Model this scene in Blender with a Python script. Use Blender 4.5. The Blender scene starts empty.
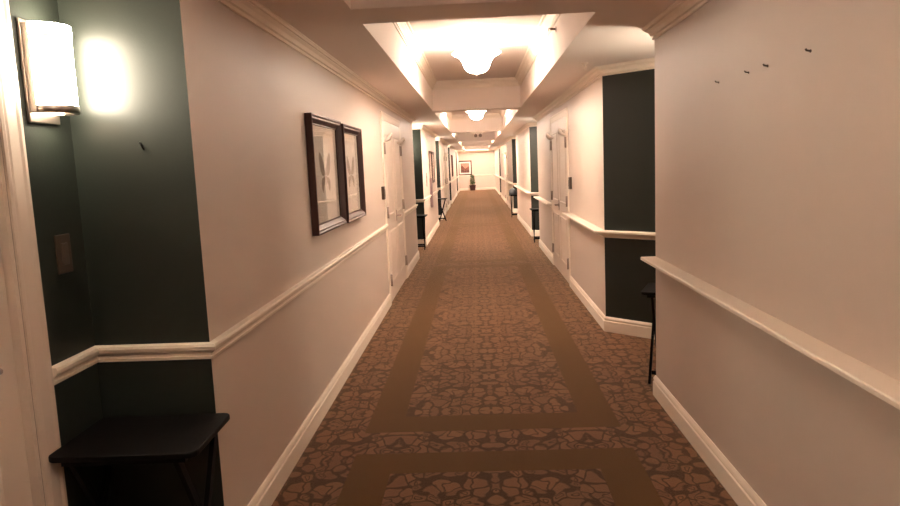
import bpy, bmesh, math, random
from mathutils import Vector, Matrix
random.seed(7)
S = bpy.context.scene
COL = S.collection
W = 2.2691          # corridor width
ZC = 2.46           # soffit height
ZT = 2.90           # coffer ceiling height
YEND = 44.0
LD = -0.47          # back of the left alcoves
RD = 2.95           # back of the right alcoves

# ------------------------------------------------------------------ materials
def new_mat(name):
    m = bpy.data.materials.new(name); m.use_nodes = True
    nt = m.node_tree
    return m, nt, nt.nodes['Principled BSDF']

def mat(name, col, rough=.6, metal=0., bump=0., bscale=60., var=0., coat=0., spec=.5):
    m, nt, b = new_mat(name)
    b.inputs['Base Color'].default_value = (*col, 1)
    b.inputs['Roughness'].default_value = rough
    b.inputs['Metallic'].default_value = metal
    b.inputs['Specular IOR Level'].default_value = spec
    b.inputs['Coat Weight'].default_value = coat
    tc = nt.nodes.new('ShaderNodeTexCoord')
    if bump or var:
        n = nt.nodes.new('ShaderNodeTexNoise'); n.inputs['Scale'].default_value = bscale
        n.inputs['Detail'].default_value = 4
        nt.links.new(tc.outputs['Object'], n.inputs['Vector'])
        if bump:
            bp = nt.nodes.new('ShaderNodeBump'); bp.inputs['Strength'].default_value = bump
            bp.inputs['Distance'].default_value = .004
            nt.links.new(n.outputs['Fac'], bp.inputs['Height']); nt.links.new(bp.outputs['Normal'], b.inputs['Normal'])
        if var:
            mx = nt.nodes.new('ShaderNodeMix'); mx.data_type = 'RGBA'
            mx.inputs['A'].default_value = (*[c*(1-var) for c in col], 1)
            mx.inputs['B'].default_value = (*[min(1, c*(1+var)) for c in col], 1)
            nt.links.new(n.outputs['Fac'], mx.inputs['Factor']); nt.links.new(mx.outputs['Result'], b.inputs['Base Color'])
    return m

def emit_mat(name, col, strength, base=(.9, .87, .82)):
    m, nt, b = new_mat(name)
    b.inputs['Base Color'].default_value = (*base, 1)
    b.inputs['Roughness'].default_value = .3
    b.inputs['Emission Color'].default_value = (*col, 1)
    b.inputs['Emission Strength'].default_value = strength
    return m

def glass_mat(name):
    m, nt, b = new_mat(name)
    nt.nodes.remove(b)
    out = nt.nodes['Material Output']
    tr = nt.nodes.new('ShaderNodeBsdfTransparent'); gl = nt.nodes.new('ShaderNodeBsdfGlossy')
    gl.inputs['Roughness'].default_value = .02
    lw = nt.nodes.new('ShaderNodeLayerWeight'); lw.inputs['Blend'].default_value = .5
    pw = nt.nodes.new('ShaderNodeMath'); pw.operation = 'POWER'; pw.inputs[1].default_value = 5.
    fr = nt.nodes.new('ShaderNodeMath'); fr.operation = 'MULTIPLY_ADD'; fr.inputs[1].default_value = .55; fr.inputs[2].default_value = .04
    nt.links.new(lw.outputs['Facing'], pw.inputs[0]); nt.links.new(pw.outputs[0], fr.inputs[0])
    mx = nt.nodes.new('ShaderNodeMixShader')
    nt.links.new(fr.outputs[0], mx.inputs[0]); nt.links.new(tr.outputs[0], mx.inputs[1]); nt.links.new(gl.outputs[0], mx.inputs[2])
    nt.links.new(mx.outputs[0], out.inputs['Surface'])
    return m

def carpet_mat():
    m, nt, b = new_mat('carpet')
    N = nt.nodes.new; L = nt.links.new
    def val(x): return x
    def M(op, a, c=None, d=None):
        n = N('ShaderNodeMath'); n.operation = op
        for i, v in enumerate((a, c, d)):
            if v is None: continue
            if isinstance(v, (int, float)): n.inputs[i].default_value = v
            else: L(v, n.inputs[i])
        return n.outputs[0]
    tc = N('ShaderNodeTexCoord'); sp = N('ShaderNodeSeparateXYZ'); L(tc.outputs['Object'], sp.inputs[0])
    X, Y = sp.outputs[0], sp.outputs[1]
    # plain bands
    fr = M('FLOORED_MODULO', M('SUBTRACT', Y, 4.10), 7.37)
    def inside(v, lo, hi): return M('MULTIPLY', M('GREATER_THAN', v, lo), M('LESS_THAN', v, hi))
    outer = M('MULTIPLY', inside(X, .340, 1.918), inside(fr, 0., 7.05))
    inner = M('MULTIPLY', inside(X, .567, 1.690), inside(fr, .262, 6.79))
    band = M('SUBTRACT', outer, inner)
    # mirrored scroll pattern
    px = M('PINGPONG', M('SUBTRACT', X, 1.13), .56); py = M('PINGPONG', Y, .74)
    cb = N('ShaderNodeCombineXYZ'); L(px, cb.inputs[0]); L(py, cb.inputs[1])
    def noise(scale, detail=0.):
        n = N('ShaderNodeTexNoise'); n.inputs['Scale'].default_value = scale; n.inputs['Detail'].default_value = detail
        L(cb.outputs[0], n.inputs['Vector']); return n
    nz = noise(7.); nz2 = noise(16.)
    sc0 = N('ShaderNodeVectorMath'); sc0.operation = 'MULTIPLY_ADD'
    L(nz.outputs['Color'], sc0.inputs[0]); sc0.inputs[1].default_value = (.11, .11, 0); L(cb.outputs[0], sc0.inputs[2])
    sc = N('ShaderNodeVectorMath'); sc.operation = 'MULTIPLY_ADD'
    L(nz2.outputs['Color'], sc.inputs[0]); sc.inputs[1].default_value = (.065, .065, 0); L(sc0.outputs[0], sc.inputs[2])
    st = N('ShaderNodeVectorMath'); st.operation = 'MULTIPLY'; st.inputs[1].default_value = (1., .72, 1.); L(sc.outputs[0], st.inputs[0])
    def voro(feature, rnd=.85):
        v = N('ShaderNodeTexVoronoi'); v.voronoi_dimensions = '2D'; v.feature = feature
        v.inputs['Scale'].default_value = 14.; v.inputs['Randomness'].default_value = rnd
        L(st.outputs[0], v.inputs['Vector']); return v
    vs_ = voro('SMOOTH_F1'); vs_.inputs['Smoothness'].default_value = .18
    ve = voro('DISTANCE_TO_EDGE'); v2 = voro('F1')
    blob = N('ShaderNodeMapRange'); blob.inputs['From Min'].default_value = .57; blob.inputs['From Max'].default_value = .44
    L(vs_.outputs['Distance'], blob.inputs['Value'])
    edge = N('ShaderNodeMapRange'); edge.inputs['From Min'].default_value = .05; edge.inputs['From Max'].default_value = .14
    L(ve.outputs['Distance'], edge.inputs['Value'])
    sepc = N('ShaderNodeSeparateColor'); L(v2.outputs['Color'], sepc.inputs[0])
    keep = M('MAXIMUM', edge.outputs[0], M('GREATER_THAN', sepc.outputs[2], .72))     # some blobs run together into commas
    ring = N('ShaderNodeMapRange'); ring.inputs['From Min'].default_value = .025; ring.inputs['From Max'].default_value = .065
    L(M('ABSOLUTE', M('SUBTRACT', vs_.outputs['Distance'], .20)), ring.inputs['Value'])
    ringf = M('MAXIMUM', ring.outputs[0], M('LESS_THAN', sepc.outputs[0], .70))
    fac = M('MULTIPLY', M('MULTIPLY', blob.outputs[0], keep), ringf)
    leaf = N('ShaderNodeMix'); leaf.data_type = 'RGBA'
    leaf.inputs['A'].default_value = (*LEAF_A, 1); leaf.inputs['B'].default_value = (*LEAF_B, 1)
    L(sepc.outputs[1], leaf.inputs['Factor'])
    pat = N('ShaderNodeMix'); pat.data_type = 'RGBA'; pat.inputs['A'].default_value = (*LINE_C, 1)
    L(fac, pat.inputs['Factor']); L(leaf.outputs['Result'], pat.inputs['B'])
    mix = N('ShaderNodeMix'); mix.data_type = 'RGBA'; L(band, mix.inputs['Factor'])
    L(pat.outputs['Result'], mix.inputs['A']); mix.inputs['B'].default_value = (*BAND_C, 1)
    # woven pile variation
    pn = N('ShaderNodeTexNoise'); pn.inputs['Scale'].default_value = 160.; pn.inputs['Detail'].default_value = 3
    L(tc.outputs['Object'], pn.inputs['Vector'])
    pm = N('ShaderNodeMapRange'); pm.inputs['To Min'].default_value = .72; pm.inputs['To Max'].default_value = 1.28
    L(pn.outputs['Fac'], pm.inputs['Value'])
    mu = N('ShaderNodeMix'); mu.data_type = 'RGBA'; mu.blend_type = 'MULTIPLY'; mu.inputs['Factor'].default_value = 1
    L(mix.outputs['Result'], mu.inputs['A']); L(pm.outputs[0], mu.inputs['B'])
    L(mu.outputs['Result'], b.inputs['Base Color'])
    b.inputs['Roughness'].default_value = .95; b.inputs['Specular IOR Level'].default_value = .1
    b.inputs['Sheen Weight'].default_value = .35; b.inputs['Sheen Roughness'].default_value = .4; b.inputs['Sheen Tint'].default_value = (1., .72, .45, 1)
    bp = N('ShaderNodeBump'); bp.inputs['Strength'].default_value = .5; bp.inputs['Distance'].default_value = .006
    L(pn.outputs['Fac'], bp.inputs['Height']); L(bp.outputs['Normal'], b.inputs['Normal'])
    return m

LEAF_A = (.160, .078, .042); LEAF_B = (.118, .056, .034); LINE_C = (.034, .0130, .0080); BAND_C = (.062, .0255, .0055)
WARM = (1., .84, .69)
M_WALL = mat('beige_wallcovering', (.56, .462, .40), .55, bump=.12, bscale=220, var=.03)
M_GREEN = mat('dark_green_paint', (.015, .0185, .0145), .42, bump=.08, bscale=90, var=.05, spec=.35)
M_TRIM = mat('cream_trim_paint', (.80, .71, .61), .55, spec=.3)
M_DOOR = mat('cream_door_paint', (.66, .565, .49), .5, spec=.35)
M_CEIL = mat('ceiling_paint', (.82, .73, .67), .8, bump=.05, bscale=150)
M_CARPET = carpet_mat()
M_BLACK = mat('black_painted_wood', (.004, .0033, .003), .5, bump=.04, bscale=40, spec=.1)
M_FRAME = mat('dark_mahogany_frame', (.060, .024, .019), .5, bump=.05, bscale=30, spec=.3)
M_PAPER = mat('pale_print_paper', (.62, .53, .45), .8)
M_MOTIF = mat('brown_grey_ink', (.26, .18, .13), .8, var=.35, bscale=30)
M_MOTIF_D = mat('dark_brown_ink', (.15, .10, .07), .8, var=.3, bscale=40)
M_GLASS = glass_mat('picture_glass')
M_CHROME = mat('brushed_nickel', (.55, .47, .42), .28, metal=1.)
M_DARKMETAL = mat('dark_bronze_hardware', (.19, .135, .11), .4, metal=.5)
M_HINGE = mat('dull_pewter', (.30, .235, .20), .42, metal=.6)
M_PLATE = mat('bronze_switch_plate', (.085, .058, .043), .4, metal=.4)
M_TOGGLE = mat('brown_switch_toggle', (.09, .06, .045), .4)
M_BOWL = emit_mat('glowing_frosted_bowl', WARM, 11.5)
M_BULB = emit_mat('lit_bulb', WARM, 155.)
LAMPS = {k: (emit_mat('glowing_bowl_'+k, WARM, a), emit_mat('lit_bulb_'+k, WARM, b)) for k, a, b in (('added_fill', 2.4, 230.), ('bright', 26., 360.), ('strong', 36., 460.))}
M_SHADE = emit_mat('glowing_sconce_glass', (1., .85, .66), 18.)
M_NAIL = mat('steel_nail', (.10, .075, .06), .4, metal=.8)
M_WHITEPL = mat('white_plastic', (.75, .66, .58), .4)
M_POT = mat('dark_maroon_pot', (.055, .018, .015), .4)
M_SOIL = mat('soil', (.03, .02, .015), .9, bump=.5, bscale=60)
M_LEAF = mat('green_leaves', (.07, .13, .035), .5, var=.4, bscale=25)
M_STEM = mat('plant_stem', (.10, .07, .035), .7)
M_MAT = mat('white_picture_mat', (.80, .76, .70), .8)
M_RED = mat('red_brown_print', (.17, .045, .03), .7, var=.5, bscale=9)
M_REDPALE = mat('pale_pink_print', (.42, .22, .16), .7, var=.3, bscale=7)
M_REDDARK = mat('dark_red_print', (.10, .03, .025), .7, var=.4, bscale=12)
M_GREYBAG = mat('grey_fabric', (.12, .12, .13), .8, bump=.3, bscale=60)
M_MAUVE = mat('mauve_panel', (.20, .125, .12), .6)

# ------------------------------------------------------------------ mesh helpers
def box(bm, lo, hi, bev=0., mi=0):
    lo = Vector(lo); hi = Vector(hi); c = (lo+hi)/2; d = hi-lo
    r = bmesh.ops.create_cube(bm, size=1., matrix=Matrix.Translation(c) @ Matrix.Diagonal((*d, 1)))
    vs = r['verts']; fs = {f for v in vs for f in v.link_faces}
    for f in fs: f.material_index = mi
    if bev:
        es = list({e for v in vs for e in v.link_edges})
        r2 = bmesh.ops.bevel(bm, geom=es, offset=bev, segments=2, affect='EDGES', profile=.5)
        for f in r2['faces']: f.material_index = mi

def prism(bm, pts, z0, z1, mi=0):
    """vertical prism over a counter-clockwise outline"""
    lo = [bm.verts.new((x, y, z0)) for x, y in pts]; hi = [bm.verts.new((x, y, z1)) for x, y in pts]
    n = len(pts); fs = [bm.faces.new(lo[::-1]), bm.faces.new(hi)]
    for i in range(n):
        j = (i+1) % n; fs.append(bm.faces.new((lo[i], lo[j], hi[j], hi[i])))
    for f in fs: f.material_index = mi
    return fs

def tube(bm, pts, r, seg=10, mi=0):
    pts = [Vector(p) for p in pts]; rings = []
    for i, p in enumerate(pts):
        t = (pts[min(i+1, len(pts)-1)] - pts[max(i-1, 0)]).normalized()
        a = t.orthogonal().normalized() if i == 0 else (rings_a - t*rings_a.dot(t)).normalized()
        rings_a = a; bq = t.cross(a)
        rr = r[i] if isinstance(r, (list, tuple)) else r
        rings.append([bm.verts.new(p + (a*math.cos(2*math.pi*k/seg) + bq*math.sin(2*math.pi*k/seg))*rr) for k in range(seg)])
    for A, B in zip(rings, rings[1:]):
        for k in range(seg):
            f = bm.faces.new((A[k], A[(k+1) % seg], B[(k+1) % seg], B[k])); f.smooth = True; f.material_index = mi
    for R_ in (rings[0][::-1], rings[-1]):
        f = bm.faces.new(R_); f.material_index = mi

def lathe(bm, prof, c=(0, 0, 0), seg=40, a0=0., a1=2*math.pi, ripple=None, smooth=True):
    """prof: list of (r, z); revolved round the vertical axis at c"""
    full = abs(a1-a0-2*math.pi) < 1e-6; n = seg if full else seg+1; rings = []
    for k in range(n):
        a = a0+(a1-a0)*k/seg; row = []
        for i, (r, z) in enumerate(prof):
            rr, zz = (r, z) if ripple is None else ripple(i, r, z, a)
            row.append(bm.verts.new((c[0]+rr*math.cos(a), c[1]+rr*math.sin(a), c[2]+zz)))
        rings.append(row)
    for k in range(seg):
        A, B = rings[k], rings[(k+1) % n]
        for i in range(len(prof)-1):
            f = bm.faces.new((A[i], B[i], B[i+1], A[i+1])); f.smooth = smooth
    bmesh.ops.remove_doubles(bm, verts=[v for r in rings for v in r], dist=1e-6)

def bar(bm, p, q, w, h, side=(1, 0, 0), mi=0):
    """rectangular bar from p to q; w across the side vector, h across the other"""
    p, q = Vector(p), Vector(q); t = (q-p).normalized(); s = Vector(side); s = (s - t*s.dot(t)).normalized(); u = t.cross(s)
    A = [bm.verts.new(p + s*sx*w/2 + u*ux*h/2) for sx, ux in ((-1, -1), (1, -1), (1, 1), (-1, 1))]
    B = [bm.verts.new(q + s*sx*w/2 + u*ux*h/2) for sx, ux in ((-1, -1), (1, -1), (1, 1), (-1, 1))]
    fs = [bm.faces.new(A[::-1]), bm.faces.new(B)] + [bm.faces.new((A[i], A[(i+1) % 4], B[(i+1) % 4], B[i])) for i in range(4)]
    for f in fs: f.material_index = mi

def sweep(bm, path, prof, side):
    """extrude profile (offset, z) along a horizontal path with mitred corners; side=+1 room on the right, -1 on the left"""
    P = [Vector((x, y)) for x, y in path]; rows = []
    def nrm(a, b_):
        d = (b_-a).normalized(); return Vector((d.y, -d.x))*side
    for i, p in enumerate(P):
        ns = []
        if i > 0: ns.append(nrm(P[i-1], p))
        if i < len(P)-1: ns.append(nrm(p, P[i+1]))
        if len(ns) == 1: mdir = ns[0]
        else:
            s = ns[0]+ns[1]; mdir = s*(2/s.dot(s))
        rows.append([bm.verts.new((p.x+mdir.x*o, p.y+mdir.y*o, z)) for o, z in prof])
    n = len(prof)
    for A, B in zip(rows, rows[1:]):
        for k in range(n): bm.faces.new((A[k], A[(k+1) % n], B[(k+1) % n], B[k]))
    bm.faces.new(rows[0][::-1]); bm.faces.new(rows[-1])

def obj(name, bm, mats, parent=None, kind=None, label=None):
    bmesh.ops.recalc_face_normals(bm, faces=bm.faces[:])
    me = bpy.data.meshes.new(name); bm.to_mesh(me); bm.free()
    for m in (mats if isinstance(mats, (list, tuple)) else [mats]): me.materials.append(m)
    o = bpy.data.objects.new(name, me); COL.objects.link(o)
    if parent is not None: o.parent = parent
    if kind: o['kind'] = kind
    if label: o['label'] = label
    return o

def thing(name, label, cat, loc=(0, 0, 0), rz=0., group=None, rot=None):
    o = bpy.data.objects.new(name, None); COL.objects.link(o); o.empty_display_size = .1
    o.location = loc; o.rotation_euler = rot if rot else (0, 0, rz)
    o['label'] = label; o['category'] = cat
    if group: o['group'] = group
    return o

def tag(o, label, cat, group=None):
    o['label'] = label; o['category'] = cat
    if group: o['group'] = group
    return o

def dup(root, loc, rz, label):
    r = root.copy(); COL.objects.link(r); r.location = loc; r.rotation_euler = (0, 0, rz); r['label'] = label
    for ch in list(root.children):
        c = ch.copy(); COL.objects.link(c); c.parent = r
        for g in ch.children:
            d = g.copy(); COL.objects.link(d); d.parent = c
    return r

NB = bmesh.new

# ------------------------------------------------------------------ the setting
LEFT_ALC = [(0.80, 2.66), (12.24, 14.10), (19.10, 20.95), (27.60, 29.45), (38.20, 40.10)]
RIGHT_ALC = [(4.64, 6.50), (13.35, 15.23), (20.40, 22.60), (33.60, 35.50)]
SPLAY = .65                      # run of the angled far wall of a right alcove
Y0 = -3.0
COFFERS = [(-2.6, 3.73), (4.11, 10.75), (11.13, 18.1), (18.5, 25.3), (25.7, 32.5), (32.9, 39.4), (39.8, 43.2)]
CX0, CX1 = .467, 1.803
LDOORS = [9.10, 24.40]; RDOORS = [9.92, 27.2]
DH, DW, CASE = 2.20, .90, .09    # head height, half opening, casing width

# floor
bm = NB(); box(bm, (-1.2, Y0-.5, -.1), (3.6, YEND+.6, 0)); obj('floor', bm, M_CARPET, kind='structure')

# ceiling: soffits, beams and coffers in one body
bm = NB()
box(bm, (-1.2, Y0-.5, ZC), (CX0, YEND+.6, 3.05)); box(bm, (CX1, Y0-.5, ZC), (3.6, YEND+.6, 3.05))
ys = [Y0-.5] + [v for c in COFFERS for v in c] + [YEND+.6]
for a, b in zip(ys[::2], ys[1::2]): box(bm, (CX0, a, ZC), (CX1, b, 3.05))
for a, b in COFFERS: box(bm, (CX0, a, ZT), (CX1, b, 3.05))
obj('ceiling', bm, M_CEIL, kind='structure')

# walls: one solid pier between each two alcoves
def left_pier(a, b, doors):
    bm = NB(); xo = -.75; cuts = [a]
    for d in doors: cuts += [d-DW, d+DW]
    cuts.append(b)
    for p, q in zip(cuts[::2], cuts[1::2]): box(bm, (xo, p, 0), (0, q, ZC))
    for d in doors:
        box(bm, (xo, d-DW, 0), (-.09, d+DW, DH)); box(bm, (xo, d-DW, DH), (0, d+DW, ZC))
    bm.normal_update()
    for f in bm.faces:
        c = f.calc_center_median()
        if abs(f.normal.y) > .9 and (abs(c.y-a) < 1e-3 or abs(c.y-b) < 1e-3): f.material_index = 1
    obj('wall_left', bm, [M_WALL, M_GREEN], kind='structure')

def right_pier(a, b, doors, splay):
    bm = NB(); xo = 3.3; cuts = [a]
    for d in doors: cuts += [d-DW, d+DW]
    cuts.append(b); first = True
    for p, q in zip(cuts[::2], cuts[1::2]):
        if first and splay:
            k = SPLAY/(RD-W)
            prism(bm, [(W, p), (xo, p-k*(xo-W)), (xo, q), (W, q)], 0, ZC)
        else: box(bm, (W, p, 0), (xo, q, ZC))
        first = False
    for d in doors:
        box(bm, (W+.09, d-DW, 0), (xo, d+DW, DH)); box(bm, (W, d-DW, DH), (xo, d+DW, ZC))
    bm.normal_update()
    for f in bm.faces:
        c = f.calc_center_median()
        if abs(f.normal.y) > .5 and abs(f.normal.z) < .1 and ((c.y <= a+1e-3 and splay) or abs(c.y-b) < 1e-3): f.material_index = 1
    obj('wall_right', bm, [M_WALL, M_GREEN], kind='structure')

lp = [(Y0, LEFT_ALC[0][0])] + [(LEFT_ALC[i][1], LEFT_ALC[i+1][0]) for i in range(len(LEFT_ALC)-1)] + [(LEFT_ALC[-1][1], YEND)]
rp = [(Y0, RIGHT_ALC[0][0])] + [(RIGHT_ALC[i][1], RIGHT_ALC[i+1][0]) for i in range(len(RIGHT_ALC)-1)] + [(RIGHT_ALC[-1][1], YEND)]
for a, b in lp: left_pier(a, b, [d for d in LDOORS if a < d < b])
for i, (a, b) in enumerate(rp): right_pier(a, b, [d for d in RDOORS if a < d < b], i > 0)
A_DOOR = {'L0': (1.30, 2.25), 'R0': (4.98, 5.80)}
for i, (a, b) in enumerate(LEFT_ALC):
    bm = NB()
    if i == 0:
        d0, d1 = A_DOOR['L0']
        box(bm, (LD-.28, a, 0), (LD, d0, ZC)); box(bm, (LD-.28, d1, 0), (LD, b, ZC))
        box(bm, (LD-.28, d0, DH), (LD, d1, ZC)); box(bm, (LD-.28, d0, 0), (LD-.1, d1, DH))
    else: box(bm, (LD-.28, a, 0), (LD, b, ZC))
    obj('wall_left', bm, M_GREEN, kind='structure')
for i, (a, b) in enumerate(RIGHT_ALC):
    bm = NB(); e = b-SPLAY
    if i == 0:
        d0, d1 = A_DOOR['R0']
        box(bm, (RD, a, 0), (RD+.35, d0, ZC)); box(bm, (RD, d1, 0), (RD+.35, e, ZC))
        box(bm, (RD, d0, DH), (RD+.35, d1, ZC)); box(bm, (RD+.1, d0, 0), (RD+.35, d1, DH))
    else: box(bm, (RD, a, 0), (RD+.35, e, ZC))
    obj('wall_right', bm, M_GREEN, kind='structure')
bm = NB(); box(bm, (-.75, YEND, 0), (3.3, YEND+.15, ZC)); obj('wall_back', bm, M_WALL, kind='structure')
bm = NB(); box(bm, (-.75, Y0-.15, 0), (3.3, Y0, ZC)); obj('wall_front', bm, M_WALL, kind='structure')

# trim profiles (offset from wall, height)
BASE = [(0, 0), (.018, 0), (.018, .098), (.012, .104), (.012, .112), (.016, .117), (.013, .128), (.005, .142), (0, .142)]
RAIL_L = [(0, .903), (.012, .903), (.014, .915), (.011, .918), (.011, .928), (.020, .934), (.030, .944), (.034, .958), (.030, .968), (0, .970)]
RAIL_R = [(0, .898), (.010, .898), (.014, .910), (.030, .930), (.034, .938), (.094, .944), (.100, .948), (.100, .962), (.096, .967), (0, .967)]
CROWN = [(0, 2.3755), (.012, 2.3755), (.014, 2.386), (.006, 2.390), (.006, 2.396), (.022, 2.398), (.024, 2.406), (.030, 2.420), (.044, 2.430), (.048, 2.432), (.046, 2.437), (.058, 2.439), (.062, 2.450), (.066, 2.452), (.066, ZC), (0, ZC)]
CCROWN = [(0, 2.775), (.012, 2.775), (.014, 2.795), (.022, 2.798), (.030, 2.825), (.055, 2.855), (.060, 2.858), (.062, 2.875), (.078, 2.880), (.080, ZT), (0, ZT)]
tn = [0]
def trim(path, prof, side):
    tn[0] += 1; bm = NB(); sweep(bm, path, prof, side); obj('trim_%d' % tn[0], bm, M_TRIM, kind='structure')
def base(path, side, nm):
    bm = NB(); sweep(bm, path, BASE, side); obj('baseboard_'+nm, bm, M_TRIM, kind='structure')

# left wall runs (room on the right when walking forward)
full = [(0, Y0)]
for i, (a, b) in enumerate(LEFT_ALC): full += [(0, a), (LD, a), (LD, b), (0, b)]
full.append((0, YEND))
trim(full, CROWN, 1)
def split_runs(full, x_wall, doors, alc_gap):
    """cut the run at every door casing; alc_gap is the casing in the first alcove's back wall"""
    runs = [[full[0]]]
    for p, q in zip(full, full[1:]):
        gaps = []
        if abs(p[0]-x_wall) < 1e-6 and abs(q[0]-x_wall) < 1e-6:
            gaps = [(d-DW-CASE, d+DW+CASE) for d in doors if p[1] < d < q[1]]
        elif alc_gap and abs(p[0]-alc_gap[0]) < 1e-6 and abs(q[0]-alc_gap[0]) < 1e-6 and p[1] < alc_gap[1] < q[1]:
            gaps = [(alc_gap[1], alc_gap[2])]
        for g0, g1 in gaps:
            runs[-1].append((p[0], g0)); runs.append([(p[0], g1)])
        runs[-1].append(q)
    return runs
for r in split_runs(full, 0, LDOORS, (LD, A_DOOR['L0'][0]-.1, A_DOOR['L0'][1]+.1)):
    trim(r, RAIL_L, 1); base(r, 1, 'left')
fullr = [(W, Y0)]
for i, (a, b) in enumerate(RIGHT_ALC): fullr += [(W, a), (RD, a), (RD, b-SPLAY), (W, b)]
fullr.append((W, YEND))
trim(fullr, CROWN, -1)
for r in split_runs(fullr, W, RDOORS, (RD, A_DOOR['R0'][0]-.1, A_DOOR['R0'][1]+.1)):
    base(r, -1, 'right')
# the wide ledge rail stops square at each alcove's near corner and returns round the angled wall
runs = [[(W, Y0), (W, RIGHT_ALC[0][0])]]
for i, (a, b) in enumerate(RIGHT_ALC):
    nxt = RIGHT_ALC[i+1][0] if i+1 < len(RIGHT_ALC) else YEND-.04
    runs.append([(RD, b-SPLAY), (W, b), (W, nxt)])
for r in runs:
    ds = [d for d in RDOORS if r[-2][1] < d < r[-1][1]]
    if ds:
        d = ds[0]; trim(r[:-1]+[(W, d-DW-CASE)], RAIL_R, -1); trim([(W, d+DW+CASE), r[-1]], RAIL_R, -1)
    else: trim(r, RAIL_R, -1)
# end wall
trim([(.035, YEND), (W-.1, YEND)], RAIL_L, 1); base([(.018, YEND), (W-.018, YEND)], 1, 'back')
trim([(.064, YEND), (W-.064, YEND)], CROWN, 1)
# coffer crowns
for a, b in COFFERS:
    tn[0] += 1; bm = NB()
    P = [(CX0, a), (CX0, b), (CX1, b), (CX1, a)]
    n = len(CCROWN); rows = []
    for (x, y), (sx, sy) in zip(P, ((1, 1), (1, -1), (-1, -1), (-1, 1))):
        rows.append([bm.verts.new((x+sx*o, y+sy*o, z)) for o, z in CCROWN])
    for i in range(4):
        A, B = rows[i], rows[(i+1) % 4]
        for k in range(n): bm.faces.new((A[k], A[(k+1) % n], B[(k+1) % n], B[k]))
    obj('trim_%d' % tn[0], bm, M_TRIM, kind='structure')

# ------------------------------------------------------------------ doors (part of the setting)
def raised_leaf(bm, y0, y1, z0, z1, x, t, panels):
    """a leaf in the YZ plane with its face at x (facing +x), panels sunk with a raised field"""
    box(bm, (x-t, y0, z0), (x, y1, z1))
    for (a, b, c, d) in panels:
        ring = [(0, 0.0005), (.012, .009), (.022, .009), (.030, .0015), (.055, .006)]
        prev = None
        for ins, h in ring:
            cur = [bm.verts.new((x+h, yy, zz)) for yy, zz in ((a+ins, c+ins), (b-ins, c+ins), (b-ins, d-ins), (a+ins, d-ins))]
            if prev:
                for k in range(4): bm.faces.new((prev[k], prev[(k+1) % 4], cur[(k+1) % 4], cur[k]))
            prev = cur
        bm.faces.new(prev)

def casing(bm, y0, y1, zh, w):
    """casing round an opening, face +x, on the wall at x=0"""
    prof = [(0, 0), (.009, 0), (.012, .012), (.009, .018), (.012, .028), (.014, w-.028), (.018, w-.016), (.018, w-.004), (.015, w), (0, w)]
    pts = [((y0, 0), (-1, 0)), ((y0, zh), (-1, 1)), ((y1, zh), (1, 1)), ((y1, 0), (1, 0))]
    rows = [[bm.verts.new((px, y+dy*pw, z+dz*pw)) for px, pw in prof] for (y, z), (dy, dz) in pts]
    n = len(prof)
    for A, B in zip(rows, rows[1:]):
        for k in range(n): bm.faces.new((A[k], A[(k+1) % n], B[(k+1) % n], B[k]))
    bm.faces.new(rows[0][::-1]); bm.faces.new(rows[-1])

dn = [0]
def setting_empty(loc, rz):
    dn[0] += 1
    o = bpy.data.objects.new('door_%d' % dn[0], None); COL.objects.link(o); o.location = loc; o.rotation_euler = (0, 0, rz); o['kind'] = 'structure'
    return o

def lever(root, y, z, dirn, x=-.015):
    bm = NB()
    c = (x, y, z)
    tube(bm, [(x, y, z), (x+.010, y, z)], .026, 16); tube(bm, [(x+.008, y, z), (x+.055, y, z)], .010, 10)
    tube(bm, [(x+.052, y-dirn*.008, z), (x+.055, y+dirn*.05, z+.002), (x+.050, y+dirn*.115, z-.004)], [.011, .010, .008], 10)
    box(bm, (x, y-.022, z-.075), (x+.006, y+.022, z+.075), .003)
    obj('handle', bm, M_HINGE, root, label='brushed metal lever handle')

def double_door(loc, rz):
    """local +x faces the corridor, local y runs along the wall"""
    root = setting_empty(loc, rz)
    bm = NB(); casing(bm, -DW, DW, DH, CASE); obj('casing', bm, M_TRIM, root)
    for s in (-1, 1):
        bm = NB(); y0, y1 = (-DW+.004, -.003) if s < 0 else (.003, DW-.004)
        m0, m1 = y0+.11, y1-.11
        raised_leaf(bm, y0, y1, .012, DH-.004, .008, .060, [(m0, m1, .22, .86), (m0, m1, 1.04, DH-.16)])
        lf = obj('door_leaf', bm, M_DOOR, root)
        for z in (.28, 1.10, 1.86):
            bm = NB(); yy = s*(DW-.028)
            box(bm, (.007, yy-.030, z-.070), (.022, yy+.022, z+.070), .002); tube(bm, [(.024, s*(DW-.006), z-.070), (.024, s*(DW-.006), z+.070)], .012, 10)
            obj('hinge', bm, M_HINGE, lf, label='dull metal hinge plate')
        bm = NB(); yy = s*(DW-.07)      # curved white hook beside the top hinge
        pts = [(.010, yy, 1.95), (.060, yy, 1.97), (.088, yy-s*.02, 2.02), (.088, yy-s*.12, 2.03), (.060, yy-s*.24, 1.98), (.012, yy-s*.30, 1.96)]
        tube(bm, pts, [.014, .018, .018, .018, .016, .012], 10); box(bm, (.007, yy-.022, 1.93), (.016, yy+.022, 1.99), .002)
        obj('hook', bm, M_WHITEPL, lf, label='curved white hook near the top of the leaf')
    lever(root, .055 if rz == 0 else -.055, 1.0, 1 if rz == 0 else -1, .008)
for d in LDOORS: double_door((0, d, 0), 0)
for d in RDOORS: double_door((W, d, 0), math.pi)

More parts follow.
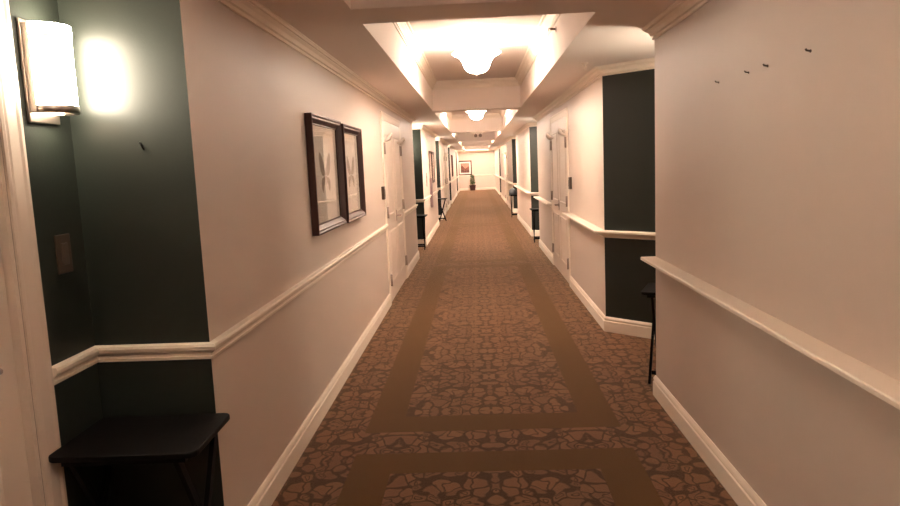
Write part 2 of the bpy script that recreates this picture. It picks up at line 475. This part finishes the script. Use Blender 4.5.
def single_door(loc, rz, half, lev_side):
    root = setting_empty(loc, rz)
    bm = NB(); casing(bm, -half, half, DH, .1); obj('casing', bm, M_DOOR, root)
    bm = NB()   # jamb lining
    for s in (-1, 1): box(bm, (-.085, s*half-(.02 if s > 0 else 0), 0), (-.001, s*half+(.02 if s < 0 else 0), DH))
    box(bm, (-.085, -half+.02, DH-.02), (-.001, half-.02, DH)); obj('jamb', bm, M_DOOR, root)
    bm = NB(); e = half-.023
    raised_leaf(bm, -e, e, .012, DH-.024, -.03, .045, [(-e+.12, -.05, .22, .86), (.05, e-.12, .22, .86), (-e+.12, -.05, 1.04, 2.0), (.05, e-.12, 1.04, 2.0)])
    obj('door_leaf', bm, M_DOOR, root)
    lever(root, lev_side*(e-.155), 1.04, -lev_side, -.03)
single_door((LD, 1.775, 0), 0, .475, 1)
single_door((RD, 5.39, 0), math.pi, .41, 1)

# ------------------------------------------------------------------ lamps
BOWLP = [(0, -.120), (.045, -.117), (.085, -.104), (.112, -.084), (.128, -.058), (.138, -.030), (.150, .000), (.170, .030), (.200, .056), (.245, .078)]
def bowl_ripple(i, r, z, a):
    k = max(0, i-6)/3.
    return r*(1+.035*k*math.cos(12*a)), z+.008*k*math.cos(12*a)
def ceiling_light(y, label, mb=None, ml=None):
    mb = mb or M_BOWL; ml = ml or M_BULB
    t = thing('ceiling_light', label, 'ceiling light', (1.137, y, ZT), group='glass bowl lights along the coffered ceiling')
    bm = NB(); lathe(bm, [(0, 0), (.075, 0), (.075, -.012), (.06, -.026), (.018, -.034), (0, -.034)], seg=28); obj('canopy', bm, M_CHROME, t)
    bm = NB(); tube(bm, [(0, 0, -.03), (0, 0, -.345)], .009, 10); obj('stem', bm, M_CHROME, t)
    inner = [(max(r-.006, 0), z+.006) for r, z in BOWLP]
    bm = NB(); lathe(bm, BOWLP + inner[::-1], (0, 0, -.225), 72, ripple=lambda i, r, z, a: bowl_ripple(i if i < 10 else 19-i, r, z, a))
    obj('glass_bowl', bm, mb, t, label='glowing frosted glass bowl with a flared scalloped rim')
    for s_ in (-1, 1):
        bm = NB(); bmesh.ops.create_uvsphere(bm, u_segments=14, v_segments=10, radius=.035, matrix=Matrix.Translation((s_*.075, 0, -.235)))
        for f in bm.faces: f.smooth = True
        obj('bulb', bm, ml, t, label='lit bulb inside the bowl')
    bm = NB(); lathe(bm, [(0, -.372), (.010, -.368), (.012, -.360), (.007, -.352), (.014, -.344), (0, -.344)], seg=16); obj('finial', bm, M_CHROME, t)
LIGHT_Y = [7.3, 14.8, 20.6, 28.6, 35.8, 41.6]
KIND = [None, 'bright', 'bright', 'bright', 'bright', 'strong', 'added_fill']  # last entry is an unseen bowl light added overhead to brighten the near walls
for y, lab, kd in zip(LIGHT_Y + [.25], ('large glowing frosted glass bowl light with a flared rim, nearest in view',
        'glowing frosted glass bowl light in the second coffer, just under the first beam',
        'small far bowl light in the third coffer, by the twin-headed emergency light',
        'small glowing bowl light in the fourth coffer, below the emergency light in the photo',
        'fifth bowl light, in the coffer before the last', 'farthest bowl light, right before the end wall',
        'added bowl light, unseen in the near coffer overhead, brightening the near walls'), KIND):
    ceiling_light(y, lab, *(LAMPS[kd] if kd else ()))

def sconce_proto(label, loc, rz):
    """local +x points away from the wall"""
    t = thing('wall_sconce', label, 'wall lamp', loc, rz, 'half-round glass sconces in the alcoves')
    bm = NB(); box(bm, (0, -.088, -.205), (.014, .088, .150), .004); obj('back_plate', bm, M_CHROME, t)
    def half(r0, r1, z0, z1, x0, seg=24):
        bm = NB(); prof = [(r0, z0), (r1, z0), (r1, z1), (r0, z1), (r0, z0)]
        rows = []
        for k in range(seg+1):
            a = -math.pi/2+math.pi*k/seg
            rows.append([bm.verts.new((x0+r*math.cos(a)*1.0, r*math.sin(a), z)) for r, z in prof[:-1]])
        for A, B in zip(rows, rows[1:]):
            for i in range(4):
                f = bm.faces.new((A[i], A[(i+1) % 4], B[(i+1) % 4], B[i])); f.smooth = i in (1, 3)
        bm.faces.new(rows[0][::-1]); bm.faces.new(rows[-1])
        return bm
    obj('glass_shade', half(.080, .086, -.145, .088, .040), M_SHADE, t, label='glowing white half-round glass shade')
    obj('glass_rim', half(.080, .089, .098, .135, .040), M_SHADE, t, label='glowing upper glass ring')
    obj('metal_band', half(.079, .088, .089, .097, .040), M_CHROME, t)
    obj('metal_band', half(.074, .090, -.172, -.146, .040), M_CHROME, t)
    for s in (-1, 1):
        bm = NB(); box(bm, (.013, s*.080-.006, -.172), (.042, s*.080+.006, .135), .002); obj('bracket', bm, M_CHROME, t)
    return t
sc0 = sconce_proto('glowing half-round wall sconce beside the cream door casing at far left', (LD, 2.485, 2.045), 0)
for (a, b), lab in zip(LEFT_ALC[1:], ('half-round glass sconce in the second alcove along the left wall',
        'half-round glass sconce in the third alcove along the left wall, above the crossed tray table',
        'half-round glass sconce in the fourth alcove along the left wall',
        'half-round glass sconce in the last alcove along the left wall')):
    dup(sc0, (LD, b-.22, 2.05), 0, lab)
for (a, b), lab in zip(RIGHT_ALC, ('half-round glass sconce in the nearest right alcove, hidden by the near wall corner',
        'half-round glass sconce in the second alcove along the right wall',
        'half-round glass sconce in the third right alcove, above the table with the grey bag',
        'half-round glass sconce in the last alcove along the right wall')):
    dup(sc0, (RD, a+.17, 2.05), math.pi, lab)

# ------------------------------------------------------------------ folding tray tables
def tray_table(label, loc, rz):
    t = thing('tray_table', label, 'table', loc, rz, 'black folding tray tables in the alcoves')
    bm = NB()
    R0 = .035; pts = []
    for cx, cy, a0 in ((.23, .165, 0), (-.23, .165, 90), (-.23, -.165, 180), (.23, -.165, 270)):
        for k in range(6):
            a = math.radians(a0+k*18); pts.append((cx+R0*math.cos(a), cy+R0*math.sin(a)))
    fs = prism(bm, pts, .655, .676); bm.normal_update()
    es = [e for e in bm.edges if abs(e.verts[0].co.z-e.verts[1].co.z) < 1e-6]
    bmesh.ops.bevel(bm, geom=es, offset=.004, segments=2, affect='EDGES', profile=.5)
    obj('tabletop', bm, M_BLACK, t)
    for s in (-1, 1):
        for d in (-1, 1):
            bm = NB(); x = s*(.205 if d > 0 else .185)
            bar(bm, (x, -d*.19, 0), (x, d*.165, .642), .018, .030); obj('leg', bm, M_BLACK, t)
    for d in (-1, 1):
        bm = NB(); w = .196 if d > 0 else .176
        y, z = -d*(.19-.355*.12), .635*.12
        box(bm, (-w, y-.008, z-.014), (w, y+.008, z+.014), .003); obj('stretcher', bm, M_BLACK, t)
        bm = NB(); box(bm, (-.22, d*.165-.014, .634), (.22, d*.165+.014, .656)); obj('cleat', bm, M_BLACK, t)
    return t
tt = tray_table('large black tray table in the foreground alcove under the sconce', (-.193, 2.452, 0), math.radians(1.5))
for (x, y, r, lab) in ((2.545, 4.985, -22, 'black tray table half hidden behind the near right wall corner'),
        (-.18, 13.62, 0, 'black tray table in the second alcove on the left, seen below the chair rail'),
        (-.11, 20.36, -32, 'small far tray table with crossed legs standing out on the left'),
        (2.425, 14.18, 0, 'black tray table in the dark green alcove beyond the right double door'),
        (2.31, 20.88, 0, 'far right tray table carrying a grey bag')):
    dup(tt, (x, y, 0), math.radians(r), lab)

# grey bag on the far right table
bm = NB()
lathe(bm, [(0, 0), (.095, 0), (.115, .02), (.118, .07), (.10, .13), (.065, .175), (.03, .195), (0, .2)], seg=20,
      ripple=lambda i, r, z, a: (r*(1+.06*math.sin(3*a+i)), z))
g = obj('grey_bag', bm, M_GREYBAG); g.location = (2.16, 20.86, .676)
tag(g, 'slumped dark grey bag on the far right tray table', 'bag')

# ------------------------------------------------------------------ pictures
def wing(cx, cz, pts, s): return [(cx+s*a*1.35, cz+b) for a, b in pts]
UP = [(.012, .00), (.035, .07), (.075, .14), (.125, .185), (.160, .19), (.172, .15), (.165, .09), (.145, .03), (.105, -.01), (.05, -.02)]
LO = [(.012, -.015), (.06, -.03), (.11, -.035), (.135, -.075), (.130, -.125), (.105, -.165), (.085, -.15), (.06, -.10), (.025, -.07)]
def picture(label, loc, w, h, sc_=1., deep=1., group='pairs of framed butterfly prints', flip=1):
    """hangs on the left wall: local +x towards the room, local y across"""
    t = thing('framed_picture', label, 'picture', loc, 0, group)
    fw = .065
    prof = [(0, 0), (.046, 0), (.048, .010), (.040, .020), (.042, .030), (.022, .050), (.015, .055), (.015, fw), (0, fw)]
    pts = [((-w/2, -h/2), (1, 1)), ((-w/2, h/2), (1, -1)), ((w/2, h/2), (-1, -1)), ((w/2, -h/2), (-1, 1))]
    bm = NB(); rows = [[bm.verts.new((px*deep+.002, y+dy*pw, z+dz*pw)) for px, pw in prof] for (y, z), (dy, dz) in pts]; n = len(prof)
    for i in range(4):
        A, B = rows[i], rows[(i+1) % 4]
        for k in range(n): bm.faces.new((A[k], A[(k+1) % n], B[(k+1) % n], B[k]))
    obj('frame', bm, M_FRAME, t)
    bm = NB(); a, b = w/2-fw+.004, h/2-fw+.004
    box(bm, (.002, -a, -b), (.008, a, b))
    def poly(pts2, x, mi):
        f = bm.faces.new([bm.verts.new((x, p, q)) for p, q in pts2]); f.material_index = mi
    for s in (-1, 1):
        poly(wing(0, 0, [(p*sc_, q*sc_) for p, q in UP], s), .0086, 1); poly(wing(0, 0, [(p*sc_, q*sc_) for p, q in LO], s), .0085, 1)
        for k in range(3): poly(wing(0, 0, [(sc_*p, sc_*q) for p, q in ((.04+.03*k, .03+.01*k), (.07+.033*k, .12+.02*k), (.078+.034*k, .11+.018*k), (.05+.03*k, .025+.008*k))], s), .0090, 2)
        poly(wing(0, 0, [(.075*sc_, -.06*sc_), (.11*sc_, -.07*sc_), (.10*sc_, -.11*sc_), (.08*sc_, -.10*sc_)], s), .0090, 2)
    poly([(-.010*sc_, -.10*sc_), (.010*sc_, -.10*sc_), (.013*sc_, .0), (.008*sc_, .05*sc_), (-.008*sc_, .05*sc_), (-.013*sc_, .0)], .0092, 2)
    obj('print', bm, [M_PAPER, M_MOTIF, M_MOTIF_D], t, label='pale print of a brown butterfly')
    bm = NB(); box(bm, (.0115, -a, -b), (.0140, a, b)); obj('glass', bm, M_GLASS, t)
picture('dark wood framed butterfly print, nearer of the front pair on the left wall', (0, 4.965, 1.605), .985, .795, .8)
picture('dark wood framed butterfly print nearer the double door, second of the front pair', (0, 5.985, 1.597), .885, .795, .76)
picture('narrow dark framed print far down the left wall, nearer of its pair', (0, 16.55, 1.60), .80, .76, .8, .4)
picture('narrow dark framed print far down the left wall, beside the third alcove', (0, 17.55, 1.60), .80, .76, .8, .4)
picture('dark framed print on the left wall beyond the fourth alcove', (0, 31.2, 1.60), .95, .95, .8)

# picture on the end wall
t = thing('framed_picture', 'framed red landscape print on the end wall above the potted plant', 'picture', (.39, YEND, 1.415))
w, h, fw = .86, .92, .075
prof = [(0, 0), (.03, 0), (.032, .02), (.02, fw), (0, fw)]
pts = [((-w/2, -h/2), (1, 1)), ((-w/2, h/2), (1, -1)), ((w/2, h/2), (-1, -1)), ((w/2, -h/2), (-1, 1))]
bm = NB(); rows = [[bm.verts.new((x+dx*pw, -px-.002, z+dz*pw)) for px, pw in prof] for (x, z), (dx, dz) in pts]
for i in range(4):
    A, B = rows[i], rows[(i+1) % 4]
    for k in range(5): bm.faces.new((A[k], A[(k+1) % 5], B[(k+1) % 5], B[k]))
obj('frame', bm, M_FRAME, t)
bm = NB(); box(bm, (-w/2+fw-.005, -.010, -h/2+fw-.005), (w/2-fw+.005, -.003, h/2-fw+.005)); obj('mat_board', bm, M_MAT, t, label='white mat')
bm = NB(); box(bm, (-.27, -.0125, -.30), (.27, -.0102, .30), mi=0)
def pl(pts, y, mi):
    f = bm.faces.new([bm.verts.new((x, y, z)) for x, z in pts]); f.material_index = mi
pl([(-.25, .30), (.27, .30), (.27, .12), (.12, .02), (.03, -.06), (-.06, .03), (-.20, .16)], -.0128, 1)
pl([(-.27, -.30), (.27, -.30), (.27, -.10), (.10, -.16), (-.02, -.20), (-.15, -.12), (-.27, -.06)], -.0130, 2)
obj('print', bm, [M_RED, M_REDPALE, M_REDDARK], t, label='red and pink valley landscape')
bm = NB(); box(bm, (-w/2+fw-.004, -.0165, -h/2+fw-.004), (w/2-fw+.004, -.0145, h/2-fw+.004)); obj('glass', bm, M_GLASS, t)

# ------------------------------------------------------------------ switches and small wall things
def wall_switch(name, label, loc, rz, w=.075, h=.12, cat='light switch', group=None, dep=.008):
    t = thing(name, label, cat, loc, rz, group)
    bm = NB(); box(bm, (.0005, -w/2, -h/2), (dep, w/2, h/2), .003); obj('plate', bm, M_PLATE, t)
    bm = NB(); box(bm, (dep, -w*.22, -h*.28), (dep+.005, w*.22, h*.28), .002); obj('rocker', bm, M_TOGGLE, t)
    return t
wall_switch('light_switch', 'bronze light switch on the green alcove wall beside the cream door casing', (LD, 2.515, 1.362), 0, .09, .145)
wall_switch('light_switch', 'bronze light switch on the left wall beside the double door', (0, 7.93, 1.346), 0, .10, .15, dep=.034)
wall_switch('light_switch', 'bronze light switch on the right wall beside the double door', (W, 8.70, 1.346), math.pi, .10, .15, dep=.034)
wall_switch('wall_control', 'small brown wall control far down the left wall before the far pictures', (0, 15.15, 1.34), 0, .16, .30, 'wall control')
bm = NB(); box(bm, (.0005, -.14, -.34), (.05, .14, .34), .006)
o = obj('wall_panel', bm, M_MAUVE); o.location = (0, 16.2, 1.01); tag(o, 'slim mauve panel on the left wall below the far framed prints', 'wall panel')

for (y, z, lab) in ((3.439, 1.969, 'small nail in the near right wall, leftmost of four'), (3.072, 1.968, 'small nail in the near right wall, second from the left of four'),
                    (2.878, 1.969, 'bent nail in the near right wall, third from the left of four'), (2.521, 1.971, 'nail in the near right wall, rightmost of four')):
    bm = NB(); big = y < 3
    tube(bm, [(W-.0005, y, z), (W-.016, y, z+.003), (W-.019, y, z+.009)], .0028 if not big else .0038, 8)
    tube(bm, [(W-.0005, y, z), (W-.003, y, z)], .006 if big else .005, 10)
    tag(obj('wall_nail', bm, M_NAIL), lab, 'nail', 'four nails in a row on the right wall')
bm = NB(); tube(bm, [(-.205, 2.6605, 1.768), (-.202, 2.650, 1.766), (-.186, 2.648, 1.738)], .0035, 8)
tag(obj('wall_nail', bm, M_BLACK), 'single small nail in the dark green wall right of the sconce', 'nail')

def sprinkler(label, loc):
    t = thing('ceiling_sprinkler', label, 'sprinkler', loc, 0, 'pendent sprinklers in the right soffit')
    bm = NB(); lathe(bm, [(0, 0), (.032, 0), (.030, -.006), (.012, -.010), (0, -.010)], seg=20); obj('escutcheon', bm, M_WHITEPL, t)
    bm = NB(); tube(bm, [(0, 0, -.008), (0, 0, -.03)], .009, 10)
    for s in (-1, 1): tube(bm, [(s*.008, 0, -.028), (s*.013, 0, -.042), (s*.004, 0, -.056)], .003, 6)
    obj('frame', bm, M_WHITEPL, t)
    bm = NB(); lathe(bm, [(0, -.056), (.016, -.056), (.017, -.059), (0, -.060)], seg=16); obj('deflector', bm, M_WHITEPL, t)
sprinkler('small white ceiling sprinkler by the mitred crown corner at right', (2.066, 6.22, ZC))
t = thing('side_sprinkler', 'small sidewall sprinkler on the right face of the nearest coffer', 'sprinkler', (CX1, 6.02, 2.725))
bm = NB(); tube(bm, [(-.0005, 0, 0), (-.008, 0, 0)], .026, 16); obj('escutcheon', bm, M_CHROME, t)
bm = NB(); tube(bm, [(-.006, 0, 0), (-.05, 0, 0)], .009, 10); box(bm, (-.062, -.014, .006), (-.03, .014, .010)); box(bm, (-.064, -.012, -.014), (-.060, .012, .010)); obj('nozzle', bm, M_DARKMETAL, t)

# emergency light under the beam at the end of the second coffer
t = thing('ceiling_emergency_light', 'small twin-headed emergency light under the second beam', 'emergency light', (1.13, 18.25, ZC))
bm = NB(); box(bm, (-.15, -.05, -.045), (.15, .05, .0), .004); obj('housing', bm, M_WHITEPL, t)
for s in (-.02, .10):
    bm = NB(); tube(bm, [(s, .0, -.04), (s, .0, -.07)], .010, 8); tube(bm, [(s, .035, -.085), (s, -.03, -.098)], [.030, .044], 16)
    obj('lamp_head', bm, M_DARKMETAL, t, label='dark round lamp head')

# ------------------------------------------------------------------ potted plant at the end wall
t = thing('potted_plant', 'small green plant in a dark maroon pot against the end wall', 'plant', (.83, 43.62, 0))
bm = NB()
prof = [(.15, 0), (.195, .30), (.205, .30), (.205, .335), (.175, .335), (.168, .29)]
rows = []
for sx, sy in ((1, 1), (-1, 1), (-1, -1), (1, -1)): rows.append([bm.verts.new((sx*r, sy*r, z)) for r, z in prof])
for i in range(4):
    A, B = rows[i], rows[(i+1) % 4]
    for k in range(len(prof)-1): bm.faces.new((A[k], B[k], B[k+1], A[k+1]))
bm.faces.new([r[0] for r in rows][::-1])
obj('pot', bm, M_POT, t)
bm = NB(); box(bm, (-.168, -.168, .25), (.168, .168, .288)); obj('soil', bm, M_SOIL, t)
bm = NB()
for k in range(5):
    a = k*1.26; tube(bm, [(.03*math.cos(a), .03*math.sin(a), .28), (.05*math.cos(a), .05*math.sin(a), .55), (.09*math.cos(a), .09*math.sin(a), .85)], [.010, .008, .004], 6)
obj('stem', bm, M_STEM, t)
bm = NB()
for k in range(340):
    z = .34+.62*random.random(); f = 1-.45*((z-.34)/.62); a = random.uniform(0, 2*math.pi); r = .15*f*math.sqrt(random.random())
    p = Vector((r*math.cos(a), r*math.sin(a), z)); d = Vector((math.cos(a), math.sin(a), random.uniform(.2, 1.4))).normalized()
    s = d.cross(Vector((random.uniform(-1, 1), random.uniform(-1, 1), 1))).normalized(); L_ = random.uniform(.06, .11); wd = L_*.22
    up = s.cross(d)*L_*.08
    vs = [bm.verts.new(q) for q in (p, p+d*L_*.5+s*wd+up, p+d*L_, p+d*L_*.5-s*wd+up)]
    bm.faces.new(vs)
obj('foliage', bm, M_LEAF, t)

# ------------------------------------------------------------------ world, camera
w = bpy.data.worlds.new('dark'); S.world = w; w.use_nodes = True
w.node_tree.nodes['Background'].inputs[0].default_value = (.02, .015, .012, 1)

F, PIT, ROL, YAW = 691.2, math.radians(7.233), math.radians(2.442), math.radians(2.4435)
def ray(u, v):
    a, b = (u-450)/F, (v-253)/F
    c, s = math.cos(ROL), math.sin(ROL); a, b = c*a-s*b, s*a+c*b
    c, s = math.cos(PIT), math.sin(PIT); y, z = c-s*b, -s-c*b
    c, s = math.cos(YAW), math.sin(YAW); return Vector((c*a-s*y, s*a+c*y, z))
fwd = ray(450, 253).normalized(); right = (ray(451, 253)-ray(450, 253)).normalized(); upv = (ray(450, 252)-ray(450, 253)).normalized()
cd = bpy.data.cameras.new('camera'); cam = bpy.data.objects.new('camera', cd); COL.objects.link(cam)
R_ = Matrix((right, upv, -fwd)).transposed().to_4x4(); cam.matrix_world = Matrix.Translation((1.0903, 0, 1.63)) @ R_
cd.sensor_width = 36; cd.lens = F/900*36; cd.clip_start = .05; cd.clip_end = 200
S.camera = cam
S.cycles.caustics_reflective = False; S.cycles.caustics_refractive = False; S.cycles.sample_clamp_indirect = 8.
S.cycles.max_bounces = 10; S.cycles.diffuse_bounces = 8
vs = S.view_settings
vs.view_transform = 'Standard'; vs.look = 'None'; vs.gamma = 1.; vs.use_curve_mapping = False; vs.exposure = 2.62
